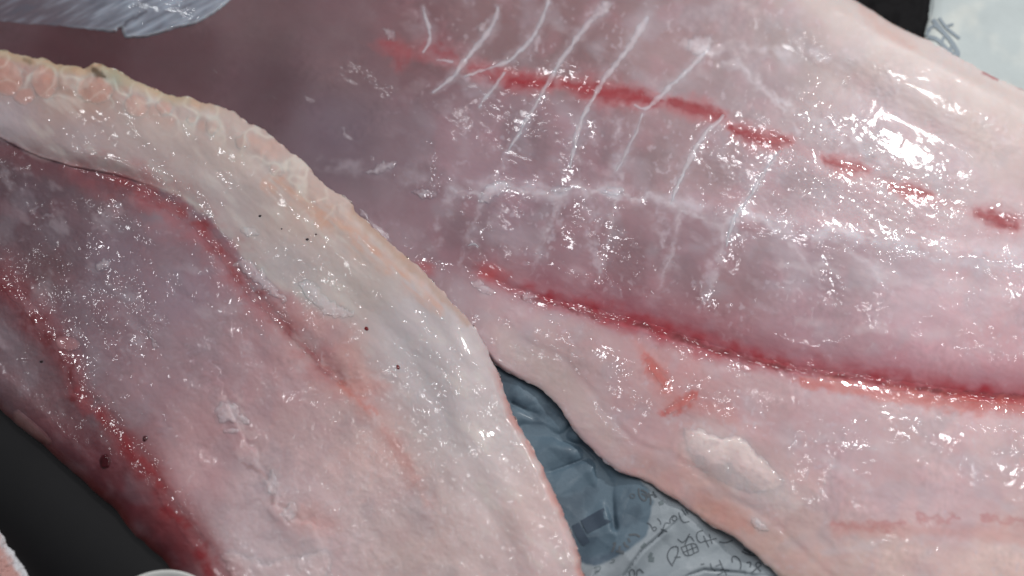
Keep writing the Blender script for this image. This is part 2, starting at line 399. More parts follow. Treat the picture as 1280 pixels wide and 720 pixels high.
def RH(px, py):
    dA = dist_line(px, py, RAc)[0]; dB = dist_line(px, py, RBc)[0]
    dbl, _, sb, _ = dist_line(px, py, np.array(RBLOOD)); sb = -sb  # + above the bloodline
    dup = dist_line(px, py, np.array([(400,40),(600,88),(750,112),(900,147),(1050,206),(1250,275),(1400,330)]))[0]
    dl = dist_line(px, py, np.array(LATERAL))[0]
    h = 12.0 + 0*px
    h = h - 1.7*np.exp(-(dbl/30)**2) - 0.3*np.exp(-(dbl/7)**2)
    h = h + np.where(sb > 0, 1.9, 0.2)*(1-np.exp(-(dbl/80)**2))
    h = h - 0.2*np.exp(-(dup/14)**2) + 0.45*np.exp(-(dl/16)**2)
    # upper belly wall, folds parallel to the upper edge
    h = h + 0.5*np.exp(-((dB-55)/26)**2) - 0.6*np.exp(-((dB-100)/22)**2)
    x, y = rot(px, py, 24)
    h = h + 0.45*fbm(x/1.8, y, 90, 101, 3) + 0.13*fbm(x/1.4, y, 26, 111, 3)
    # myomere segments: gentle rounded blocks between the septa
    seg = np.sin((px*0.93 + py*0.35)/92.0*2*math.pi)
    h = h + 0.16*seg*np.exp(-((dbl-110)/80)**2)
    # fold lines of the belly edge at lower left
    h = h - 8.4*np.exp(-dA/125)*sstep(520, 660, px) - 0.12*np.exp(-((dA-44-8*fbm(px, py, 60, 128, 2))/5)**2)*sstep(600, 700, px)
    h = h + 0.05*fbm(x/1.5, y, 9, 121, 3) + 0.035*fbm(px, py, 4.5, 125, 2)*sstep(0.0, 0.35, fbm(px, py, 60, 131, 2)+0.1)
    # tucked low under the left fillet
    low = (1-sstep(0, 190, dA))*(1-sstep(520, 640, px))
    h = h*(1-low) + 5.4*low
    zA = 3.3 + 0*px; zB = 5.0 + 0*px
    h = edge_round(zA, h, dA, 6.0); h = edge_round(zB, h, dB, 24.0)
    # tissues that lie on top
    return h*MM
def RC(px, py):
    ctrl = [(0,20,100,72,78),(100,70,86,52,58),(230,80,98,68,74),(330,110,112,82,90),(330,30,122,95,100),(430,80,142,112,118),(420,160,140,118,130),(520,60,160,120,126),(520,180,166,138,148),  # upper left: dark red flesh, with the shade there put into its colour
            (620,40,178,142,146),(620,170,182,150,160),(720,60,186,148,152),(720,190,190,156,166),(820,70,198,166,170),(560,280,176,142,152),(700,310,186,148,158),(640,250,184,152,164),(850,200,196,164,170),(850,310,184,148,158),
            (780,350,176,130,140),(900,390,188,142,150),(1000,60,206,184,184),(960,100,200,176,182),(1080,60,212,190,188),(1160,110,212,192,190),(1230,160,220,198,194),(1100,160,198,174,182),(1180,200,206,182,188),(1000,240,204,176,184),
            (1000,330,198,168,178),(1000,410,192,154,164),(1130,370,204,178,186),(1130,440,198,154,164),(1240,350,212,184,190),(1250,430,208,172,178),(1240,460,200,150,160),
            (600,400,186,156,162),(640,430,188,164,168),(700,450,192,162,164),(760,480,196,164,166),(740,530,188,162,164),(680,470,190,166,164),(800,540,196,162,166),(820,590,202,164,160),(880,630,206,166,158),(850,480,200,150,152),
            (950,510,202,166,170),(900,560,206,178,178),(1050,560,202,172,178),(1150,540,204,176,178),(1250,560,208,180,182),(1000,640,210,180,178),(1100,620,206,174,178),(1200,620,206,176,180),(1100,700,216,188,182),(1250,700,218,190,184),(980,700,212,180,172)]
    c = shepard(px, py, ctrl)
    x, y = rot(px, py, 24)
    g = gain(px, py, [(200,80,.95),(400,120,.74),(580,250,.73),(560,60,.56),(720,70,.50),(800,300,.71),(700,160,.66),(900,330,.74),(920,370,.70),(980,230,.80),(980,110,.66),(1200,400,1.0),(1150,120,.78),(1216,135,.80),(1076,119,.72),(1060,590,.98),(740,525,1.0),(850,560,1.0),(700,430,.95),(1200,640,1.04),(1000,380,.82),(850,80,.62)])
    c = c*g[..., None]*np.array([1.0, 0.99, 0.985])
    c = c*(1 + 0.12*fbm(x/1.6, y, 50, 201, 2) + 0.04*fbm(px, py, 17, 205, 2))[..., None]
    for i, (bx, by, rx, ry) in enumerate([(590,292,34,44),(692,300,36,46),(790,312,36,46),(866,330,34,48),(950,330,36,42),(1045,345,40,36),(660,175,30,34),(745,190,28,34),(822,205,26,30),(900,212,28,28),(1000,235,34,26)]):
        c = c*(1 - 0.20*blob(px, py, bx, by, rx, ry, -12, 0.7, 0.2, 207+i))[..., None]
    # whitish bruised mottling
    mk = sstep(420, 620, px)
    c = over(c, (176,166,174), sstep(0.0, 0.45, fbm(px, py, 46, 291, 2))*0.30*mk)
    c = over(c, (196,140,150), sstep(0.0, 0.45, fbm(px, py, 38, 295, 2))*0.14*mk)
    m = sstep(0.12, 0.55, fbm(x/1.6, y, 24, 211, 4))
    c = over(c, (205,190,196), m*0.22*sstep(350, 700, px))
    c = c*(1 + 0.14*fbm(px, py/1.5, 7, 219, 2)*sstep(0.0, 0.35, fbm(px, py, 60, 213, 2)))[..., None]
    fl = sstep(0.22, 0.46, fbm(px, py/1.4, 7.5, 215, 2))*sstep(-0.15, 0.35, fbm(px, py, 50, 217, 2))
    c = over(c, (210,196,204), fl*0.32*sstep(420, 640, px))
    # lateral whitish seam and vertical septa traces
    lt = stroke(px, py, LATERAL, 0.9, 5, 22, 221)
    c = over(c, (206,194,202), lt*(0.3+0.35*sstep(560, 700, px))*sstep(-0.35, 0.35, fbm(px, py, 30, 231, 4)))
    for i, s in enumerate([[(700,250,3),(690,300,2)], [(770,150,3),(775,215,3),(765,250,3)], [(640,195,3),(610,240,3)], [(745,262,3),(738,300,4),(752,340,2)], [(905,300,5),(890,345,4),(880,385,3)], [(965,192,2.5),(945,228,3),(928,262,4),(912,305,3)],
                           [(1022,300,4),(1035,355,2)], [(560,245,3),(548,300,3)], [(830,262,3),(828,320,3)], [(1090,310,5),(1100,360,3)]]):
        c = over(c, (208,196,204), stroke(px, py, [(a, b, w_*1.7) for a, b, w_ in s], 1.0, 6, 12, 240+i)*0.42*sstep(-0.3, 0.35, fbm(px, py, 16, 245, 3)))
    for i, s in enumerate(SEPTA):
        c = over(c, (204,192,200), stroke(px, py, [(a, b, w_*4.0) for a, b, w_ in s], 1.0, 3, 10, 560+i)*0.22)
    for i, s in enumerate([[(980,330,4),(1100,345,7),(1290,372,7)], [(1000,402,4),(1120,412,7),(1290,436,8)], [(1000,545,4),(1130,560,6),(1290,590,7)], [(930,520,3),(1010,560,5),(1090,610,5)], [(1030,690,5),(1150,672,7),(1290,690,7)]]):
        c = over(c, (214,200,204), stroke(px, py, s, 1.0, 6, 30, 570+i)*0.35*sstep(-0.5, 0.3, fbm(px, py, 40, 576, 2)))
    ZIG = [[(560,236,1.6),(600,244,2.4),(622,228,2.2),(660,240,2.6),(700,246,2.2),(716,232,2.2),(770,246,2.6),(800,252,2.2),(812,240,2.0),(850,262,2.6),(905,282,2.6),(926,262,2.2),(975,288,3),(1020,296,3),(1044,284,2.4),(1100,306,3.4),(1180,324,4),(1290,336,4)],
           [(604,246,2),(590,285,1.6),(574,330,1)], [(700,247,2),(684,290,1.8),(664,345,1)], [(771,247,2),(760,300,1.8),(748,352,1)], [(851,263,2),(842,310,1.8),(822,362,1)], [(906,283,2.4),(900,330,2),(884,384,1.2)], [(976,289,2.4),(1000,318,2),(1030,362,1.2)], [(1045,300,2.2),(1084,330,2),(1120,372,1.2)]]
    for i, s in enumerate(ZIG):
        c = over(c, (208,196,202), stroke(px, py, [(a, b, w_*2.6) for a, b, w_ in s], 1.0, 4, 16, 580+i)*(0.30 if i == 0 else 0.20)*sstep(-0.5, 0.2, fbm(px, py, 26, 579, 2)))
        c = over(c, (216,206,212), stroke(px, py, s, 0.9, 3.5, 12, 590+i)*(0.5 if i == 0 else 0.26)*sstep(-0.45, 0.25, fbm(px, py, 18, 599, 3)))
    # pale membranes fanning from the upper septum to the right edge
    for i, s in enumerate([[(870,62,7),(905,72,9),(935,92,7),(965,120,6),(1000,140,6)], [(905,60,6),(990,66,8),(1080,72,6)], [(985,130,5),(1040,165,7),(1110,200,8)], [(935,90,3),(975,130,4),(1000,165,3)], [(870,60,10),(850,50,8)]]):
        c = over(c, (214,204,210), stroke(px, py, [(a, b, w_*0.8) for a, b, w_ in s], 1.0, 7, 18, 260+i)*0.42*sstep(-0.35, 0.3, fbm(px, py, 22, 266, 3)))
    dB = dist_line(px, py, RBc)[0]
    c = over(c, (206,192,188), (1-sstep(18, 60, dB + 14*fbm(px, py, 40, 271, 3)))*0.7)
    c = over(c, (196,150,140), stroke(px, py, [(1078,14,7),(1100,34,8),(1140,58,6)], 0.9, 4, 15, 272)*0.35)
    for i, s in enumerate([[(1229,91,2),(1240,95,2.6),(1247,100,1.5)], [(1262,99,2.5),(1275,107,3.5),(1290,114,3)]]):
        c = over(c, (150,60,66), stroke(px, py, s, 0.7, 1, 6, 275+i)*0.8)
    # blood stain: wide pink above, crisp deep red line, orange brown fringe below on the right
    d, w, sd, _ = dist_line(px, py, np.array(RBLOOD)); sd = -sd
    up = np.where(sd > 0, np.exp(-(d/36)**2), np.exp(-(d/12)**2))*sstep(520, 720, px)
    c = over(c, (168,74,90), up*0.62)
    near = stroke(px, py, [(a, b-4, w*1.1) for a, b, w in RBLOOD], 1.0, 6, 24, 281)
    c = over(c, (160,42,54), near*(0.5+0.5*sstep(-0.3, 0.3, fbm(px, py, 40, 283, 3)))*sstep(560, 700, px))
    c = over(c, (186,70,72), blob(px, py, 614, 342, 14, 10, 20, 1.0, 0.3)*0.7)
    c = over(c, (176,80,84), blob(px, py, 533, 335, 12, 8, 30, 0.8)*0.6)
    deep = stroke(px, py, [(650,371,2),(690,379,2.5),(750,396,3.5),(800,406,4),(850,423,4),(905,441,4),(950,454,4),(1000,464,3.5),(1060,472,3),(1120,483,2.5),(1200,492,3),(1290,497,3)], 0.7, 3, 14, 285)
    c = over(c, (112,16,26), deep*(0.45+0.45*sstep(-0.2, 0.4, fbm(px, py, 30, 287, 3))))
    fr = stroke(px, py, [(1000,476,5),(1060,486,8),(1130,496,9),(1200,506,10),(1300,512,9)], 0.9, 5, 14, 289)
    c = over(c, (190,92,80), fr*0.6)
    for i, s in enumerate(RUP):
        k = (0.36, 0.40, 0.55)[i] if i < 3 else 0.92
        c = over(c, (190,92,96), stroke(px, py, [(a, b, w*1.9) for a, b, w in s], 0.9, 4, 12, 300+i)*0.5*k)
        c = over(c, (146,34,44), stroke(px, py, s, 1.0, 7 if i < 3 else 4, 13, 320+i)*k)
    c = over(c, (186,100,104), stroke(px, py, [(470,55,6),(600,84,7),(700,105,8),(900,147,7),(1000,185,6),(1130,238,6),(1270,282,6)], 1.0, 5, 20, 339)*0.22)
    for i, s in enumerate(RSPOT):
        c = over(c, (196,84,76), stroke(px, py, [(a, b, w_*1.25) for a, b, w_ in s], 0.95, 4, 9, 340+i)*0.8)
    c = over(c, (200,128,122), stroke(px, py, [(800,430,8),(815,455,12),(835,500,10),(915,520,8)], 0.9, 5, 20, 345)*0.35)
    # salmon seam at the lower right
    for i, s in enumerate([[(1040,655,4),(1085,659,5),(1130,655,3)], [(1150,646,3),(1175,649,4),(1200,648,2)], [(1230,648,3),(1275,652,5),(1300,654,4)]]):
        c = over(c, (188,104,102), stroke(px, py, s, 1.0, 5, 12, 350+i)*0.42)
    c = over(c, (206,150,144), stroke(px, py, [(1040,662,8),(1150,662,8),(1290,672,10)], 0.9, 5, 18, 355)*0.4)
    c = over(c, (200,140,126), stroke(px, py, [(880,625,10),(915,648,12),(940,662,6)], 0.9, 4, 14, 356)*0.4)
    c = over(c, (218,202,200), stroke(px, py, [(880,560,20),(915,585,24),(955,612,18),(990,630,10)], 1.0, 7, 26, 357)*0.5)
    # greyish rounded rim of the belly edge over the gap
    dA = dist_line(px, py, RAc)[0]
    c = over(c, (206,186,182), np.exp(-((dA-26)/18)**2)*sstep(590, 640, px)*(1-sstep(740, 820, px))*0.55)
    return np.clip(c, 0.004, 0.9)
SEAMS = [LATERAL] + [[(a, b, 8) for a, b in q] for q in ([(690,100),(650,165),(612,235),(600,330)], [(758,95),(716,205),(705,300),(690,360)], [(805,138),(775,215),(765,300),(750,350)], [(900,145),(845,240),(830,330)], [(965,190),(920,280),(885,385)], [(1040,210),(1020,300),(1040,360)])]
def RWET(px, py):
    w = 0.07 + 0*px
    for k, q in enumerate(SEAMS): w = np.maximum(w, 0.8*stroke(px, py, q, 0.9, 6, 20, 405+k))
    w = np.maximum(w, 0.75*stroke(px, py, [(a, b+2, 10) for a, b, _ in RBLOOD], 0.9, 5, 18, 415))
    w = np.maximum(w, 0.7*stroke(px, py, [(690,95,22),(800,140,24),(900,170,26),(1000,215,28),(1120,255,34),(1280,300,40)], 0.9, 14, 40, 416))
    w = np.maximum(w, 0.75*stroke(px, py, [(890,40,20),(960,80,26),(1020,130,24),(1090,190,26),(1200,250,30)], 0.9, 14, 40, 417))
    w = np.maximum(w, 0.6*blob(px, py, 1150, 310, 150, 50, 14, 0.8, 0.2, 418))
    w = np.maximum(w, 0.65*sstep(0.0, 0.45, fbm(px, py, 70, 419, 3)+0.05)*sstep(0, 40, py-400-0.18*(px-640))*sstep(760, 860, px))
    w = np.maximum(w, 0.75*stroke(px, py, [(745,425,7),(775,465,12),(800,490,9)], 0.9, 4, 14, 420))
    w = np.maximum(w, 0.7*stroke(px, py, [(820,455,7),(840,475,8),(870,478,8)], 0.9, 4, 14, 421))
    w = np.maximum(w, 0.18*sstep(0.1, 0.5, fbm(px, py, 55, 422, 3))*sstep(330, 480, px))
    w = np.maximum(w, 0.10*sstep(0.0, 0.4, fbm(px, py, 60, 423, 2))*sstep(420, 600, px))
    w = w*(1-0.6*blob(px, py, 1140, 130, 100, 60, 25, 0.8, 0.1, 424))
    return w*(0.12+0.88*sstep(300, 460, px + 0.3*(100-py)))
def build_body(name, A, B, ns, nt, HF, CF, WF, mat, parent, zb, sfun=None):
    """a closed slab: dense upper surface between the outlines A and B, rounded sides, plain underside"""
    a = resample(A, 2000); b = resample(B, 2000)
    s = np.linspace(0, 1, ns) if sfun is None else sfun(np.linspace(0, 1, ns))
    ia = s*1999
    a = np.stack([np.interp(ia, np.arange(2000), a[:, k]) for k in (0, 1)], -1)
    b = np.stack([np.interp(ia, np.arange(2000), b[:, k]) for k in (0, 1)], -1)
    t = np.linspace(0, 1, nt)[None, :, None]
    G = a[:, None]*(1-t) + b[:, None]*t
    px, py = G[..., 0].ravel(), G[..., 1].ravel()
    z = HF(px, py)
    V = at(px, py, z); C = CF(px, py); Wt = WF(px, py)
    # underside rows from B back to A
    rows = []
    for u, zz in ((1-0.006, 0.45), (1-0.02, 0.0), (0.5, 0.0), (0.02, 0.0), (0.006, 0.45)):
        g = a*(1-u) + b*u
        ze = HF(b[:, 0], b[:, 1]) if u > 0.5 else HF(a[:, 0], a[:, 1])
        zl = zb(g[:, 0], g[:, 1])
        rows.append((g, zl*(1-zz) + ze*zz))
    nU = len(rows)
    UV = np.stack([at(g[:, 0], g[:, 1], zz) for g, zz in rows], 1)      # ns, nU, 3
    ug = np.stack([g for g, _ in rows], 1).reshape(-1, 2)
    Vall = np.concatenate([V.reshape(ns, nt, 3), UV], 1)
    Call = np.concatenate([C.reshape(ns, nt, 3), CF(ug[:, 0], ug[:, 1]).reshape(ns, nU, 3)], 1)
    Wall = np.concatenate([Wt.reshape(ns, nt), np.full((ns, nU), 0.3)], 1)
    nc = nt+nU
    i = np.arange(ns-1)[:, None]*nc; j = np.arange(nc)[None, :]; j2 = (j+1) % nc
    F = np.stack([i+j, i+j2, i+nc+j2, i+nc+j], -1).reshape(-1, 4)
    o = mesh_obj(name, Vall.reshape(-1, 3), F, mat, parent, Call.reshape(-1, 3), Wall.ravel())
    return o
def patch(name, poly, HF, CF, lift, parent, mat, step=1.1, ramp=6.0, wet=0.6, rough=1.0, seed=1, sink=0.08, fade=None):
    """a raised piece of tissue inside a landmark outline, growing out of the surface HF"""
    poly = np.array(chaikin(np.vstack([poly, poly[:1]]), 1)[:-1], float)
    x0, y0 = poly.min(0)-4; x1, y1 = poly.max(0)+4
    gx, gy = np.meshgrid(np.arange(x0, x1, step), np.arange(y0, y1, step))
    ny, nx = gx.shape; px, py = gx.ravel(), gy.ravel()
    sd = poly_sd(px + rough*2*fbm(px, py, 9, seed, 3), py + rough*2*fbm(px, py, 9, seed+9, 3), poly)
    prof = np.where(sd > 0, sstep(-ramp*0.4, ramp, sd), 0)
    if fade is not None: prof = prof*fade(px, py)
    z = HF(px, py) + lift*MM*prof - sink*MM*(1-sstep(-step*1.2, step*1.2, sd))
    F = grid_faces(ny, nx)[:, ::-1]
    keep = (sd[F] > -step*1.5).all(1); F = F[keep]
    used = np.unique(F); rem = np.full(len(px), -1); rem[used] = np.arange(len(used)); F = rem[F]
    px, py, z, sd = px[used], py[used], z[used], sd[used]
    return mesh_obj(name, at(px, py, z), F, mat, parent, CF(px, py, sd), np.full(len(px), wet))
def outline(pts, n=28):
    """closed outline round a brush line with varying half-width"""
    p = resample(chaikin(np.array(pts, float), 2), n)
    t = np.gradient(p[:, :2], axis=0); t /= np.linalg.norm(t, axis=1)[:, None]+1e-9
    nr = np.c_[-t[:, 1], t[:, 0]]
    return np.vstack([p[:1, :2]-t[:1]*p[0, 2]*0.5, p[:, :2]+nr*p[:, 2:3], p[-1:, :2]+t[-1:]*p[-1, 2]*0.5, (p[:, :2]-nr*p[:, 2:3])[::-1]])

rf = thing('fish_fillet', 'raw pink fillet with white bone seams and a long dark red bloodline, at right', 'fish fillet', 'raw fish fillets')
rs = lambda s: np.interp(s, [0, 0.10, 0.86, 1], [0, 0.14, 0.80, 1])
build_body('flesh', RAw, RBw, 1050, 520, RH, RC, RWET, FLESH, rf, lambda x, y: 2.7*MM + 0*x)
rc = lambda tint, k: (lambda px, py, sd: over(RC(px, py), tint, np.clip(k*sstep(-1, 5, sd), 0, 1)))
patch('dark_bloodline', outline([(a, b, w*0.62) for a, b, w in RBLOOD[3:]], 90), RH, rc((146,38,52), 0.0), 0.08, rf, THIN, 1.1, 9, 0.5, 2.0, 3, 0.03)
for i, s in enumerate(RUP):
    patch('blood_streak', outline([(a, b, w*0.8) for a, b, w in s]), RH, rc((146,38,52), 0.0), 0.04, rf, SKIN, 1.0, 7, 0.8, 1.2, 5+i)
for i, s in enumerate(RSPOT):
    patch('blood_spot', outline(s), RH, rc((146,38,52), 0.0), 0.04, rf, SKIN, 0.9, 7, 0.9, 1.0, 25+i)
def silver_col(px, py, sd):
    x, y = rot(px, py, -28)
    c = np.ones(px.shape+(3,))*lin((132,136,148))
    f = sstep(60, 190, px + 0.6*(40-py))
    c = over(c, (96,80,88), (1-f)*0.85)
    s = fbm(x/7, y, 6, 501, 4)
    c = over(c, (168,175,188), sstep(-0.1, 0.45, s)*0.75*(0.35+0.65*f))
    c = over(c, (92,92,104), sstep(0.05, 0.5, -s)*0.6)
    c = over(c, (78,74,86), stroke(px, py, [(150,36,1.5),(163,25,2.5),(182,15,2)], 0.7, 1, 8, 503)*0.8)
    return over(c, (200,208,216), np.exp(-((sd-1.5)/2.2)**2)*0.45*f)
patch('silver_membrane', SILVER, RH, silver_col, 0.7, rf, SKIN, 0.9, 3.0, 0.25, 0.6, 41, 0.08, lambda px, py: 0.12+0.88*sstep(90, 150, px))
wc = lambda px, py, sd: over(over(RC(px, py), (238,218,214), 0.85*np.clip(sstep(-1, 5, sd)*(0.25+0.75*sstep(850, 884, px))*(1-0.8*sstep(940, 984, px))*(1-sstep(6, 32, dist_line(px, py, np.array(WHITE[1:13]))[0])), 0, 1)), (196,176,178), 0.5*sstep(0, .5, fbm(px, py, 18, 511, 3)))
patch('fat_patch', WHITE, RH, wc, 0.2, rf, SKIN, 0.9, 7.0, 0.25, 1.6, 43, 0.04, lambda px, py: sstep(850, 884, px)*(1-sstep(940, 984, px))*(1-sstep(6, 32, dist_line(px, py, np.array(WHITE[1:13]))[0])))
for i, s in enumerate(SEPTA):
    faint = i in (7, 9)
    x, y, P, F, q = ribbon_set('bone_seam', [[(a, b, w_*2.4) for a, b, w_ in s]], RH, SKIN, rf, 1.2, -0.00001, 0.00008 if not faint else 0.00006)
    k = (1-q*q)**1.6*(0.70 if not faint else 0.42)*(0.85+0.5*fbm(x, y, 12, 520+i, 3))
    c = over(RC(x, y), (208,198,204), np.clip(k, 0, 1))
    mesh_obj('bone_seam', P, F[:, ::-1], SKIN, rf, c, np.full(len(x), 0.35))
# torn whitish shreds along the lateral seam and elsewhere
SHRED = [[(452,216),(470,208),(482,200),(500,199),(494,208),(480,216),(462,220)], [(598,252),(604,236),(616,228),(634,226),(640,234),(622,244),(610,256)],
         [(688,236),(704,232),(716,236),(708,242),(694,243)], [(748,240),(765,233),(782,238),(770,246)], [(512,240),(532,236),(548,242),(530,250)],
         [(745,10),(760,0),(768,6),(752,22),(738,30)], [(596,34),(606,24),(614,22),(608,40),(600,42)], [(476,36),(488,34),(496,52),(486,50)],
         [(586,352),(598,350),(612,358),(622,366),(612,370),(596,362)], [(648,366),(664,364),(672,374),(658,380)], [(856,50),(876,42),(894,50),(884,66),(866,72)],
         [(450,262),(458,264),(463,272),(455,276),(449,270)], [(940,645),(952,650),(962,662),(950,664),(938,656)], [(664,62),(668,48),(674,42),(678,52),(670,68)]]
for i, s in enumerate(SHRED):
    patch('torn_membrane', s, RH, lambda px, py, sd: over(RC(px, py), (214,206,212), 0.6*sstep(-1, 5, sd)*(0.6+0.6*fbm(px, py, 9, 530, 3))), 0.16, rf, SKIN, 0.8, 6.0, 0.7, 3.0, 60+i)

# ------------------------------------------------------------------ the left fillet
LA = [(-140,20),(-40,50),(0,62),(18,67),(40,72),(58,72),(66,78),(88,84),(108,86),(117,80),(128,80),(146,87),(156,94),(172,101),(190,109),(214,119),(240,123),(254,128),(276,133),(292,139),(304,148),(312,155),(324,158),(338,170),(352,184),(374,196),(386,208),(396,222),(412,234),
      (430,247),(448,266),(466,284),(484,300),(503,317),(522,332),(541,350),(560,371),(580,391),(596,410),(610,438),(620,458),(628,478),(640,513),(652,538),(664,556),(676,582),(688,604),(696,620),(706,645),(714,664),(722,690),(730,716),(742,760),(760,840)]
LB = [(-140,420),(-40,485),(0,517),(24,537),(50,557),(80,584),(111,611),(130,628),(144,641),(152,655),(161,665),(180,684),(201,702),(218,722),(250,765),(300,830)]
LAw, LBw = wiggle(LA, 5.0, 22, 971), wiggle(LB, 4.0, 30, 981)
LAc, LBc = resample(LAw, 120), resample(LBw, 60)
BAND = [(-60,158),(0,172),(22,184),(50,196),(90,208),(138,217),(170,226),(205,238),(240,258),(266,276),(286,296),(300,318),(330,345),(362,368),(395,385),(425,396),(446,408),(460,440),(480,480),(510,520),(540,570),(575,630),(600,690),(620,760)]
LBLOOD = [(100,212,6),(150,226,11),(190,246,11),(225,264,11),(252,284,10),(276,312,9),(292,338,9),(310,364,9),(332,382,8),(352,404,8),(372,426,6),(392,446,6),(412,464,7),(428,478,7)]
LBLOOD2 = [(-40,330,12),(0,350,12),(26,374,11),(46,396,12),(64,420,11),(80,444,9),(92,466,8),(98,490,8)]
LBLOOD3 = [(128,518,5),(148,540,8),(168,562,9),(186,586,10),(202,614,11),(216,638,13),(232,658,13),(250,682,14),(268,705,14),(290,735,14)]
TEAR = [(286,500,8),(296,520,10),(304,540,12),(314,562,12),(330,582,10),(340,606,9),(348,630,9),(366,644,8),(384,652,8)]
def LH(px, py):
    dA = dist_line(px, py, LAc)[0]; dB = dist_line(px, py, LBc)[0]
    db, _, sb, al = dist_line(px, py, np.array(BAND)); sb = -sb     # + on the band side
    h = 15.0 + 0*px
    raise_ = 1.9*(1-sstep(120, 300, px)) + 0.15
    h = h + np.where(sb > 0, raise_*(1-np.exp(-(db/15)**2)), 0) + np.where(sb > 0, 0, -0.55*np.exp(-(db/30)**2)*(1-sstep(100, 240, px)))
    d1 = dist_line(px, py, np.array(LBLOOD))[0]; wx = px + 12*fbm(px, py, 60, 605, 3); wy = py + 12*fbm(px, py, 60, 607, 3)
    d2, _, s2, _ = dist_line(wx, wy, np.array(LBLOOD2 + LBLOOD3)); d3, _, s3, _ = dist_line(px + 14*fbm(px, py, 30, 603, 2), py + 10*fbm(px, py, 30, 604, 2), np.array(TEAR))
    h = h - 0.9*np.exp(-(d1/14)**2) - 0.25*np.exp(-(d2/10)**2) - np.where(s2 > 0, 1.7, 0)*(1-np.exp(-(d2/26)**2))
    tw_ = sstep(-0.25, 0.3, fbm(px, py, 34, 601, 2)); h = h - 0.35*np.exp(-(d3/12)**2)*tw_ + np.where(s3 > 0, 0.55, 0.0)*sstep(0, 5, d3)*np.exp(-(d3/34)**2)*(0.2+0.8*tw_)
    x, y = rot(px, py, 42)
    h = h + 0.8*fbm(x/1.7, y, 85, 611, 3) + 0.22*fbm(x/1.5, y, 28, 621, 3) + 0.06*fbm(x/1.4, y, 9, 631, 3)
    h = h + 0.05*fbm(px, py, 5, 635, 2)*np.where(sb > 0, 0.5, 1.0)
    # lumpy fin base side of the band
    lump = (1-sstep(12, 48, dA))*(1-sstep(400, 460, px))
    h = h + lump*(0.9*np.abs(fbm(px, py, 40, 641, 3))*2 - 0.2)
    h = h + 0.5*np.exp(-((dA-55)/16)**2)*sstep(250, 420, px) - 0.4*np.exp(-((dA-86)/14)**2)*sstep(420, 520, px)
    hi = edge_round(11.2, h, dA, 30.0); lo = edge_round(6.0, h - 5.0*np.exp(-dA/90), dA, 10.0); k = sstep(560, 640, px)
    h = hi*(1-k) + lo*k
    h = edge_round(4.5, h, dB, 40.0)
    return h*MM
def LZB(x, y): return (9.6 - 6.4*sstep(560, 650, x))*MM*np.where(dist_line(x, y, LBc)[0] < 60, 0, 1) + 3.2*MM*np.where(dist_line(x, y, LBc)[0] < 60, 1, 0)
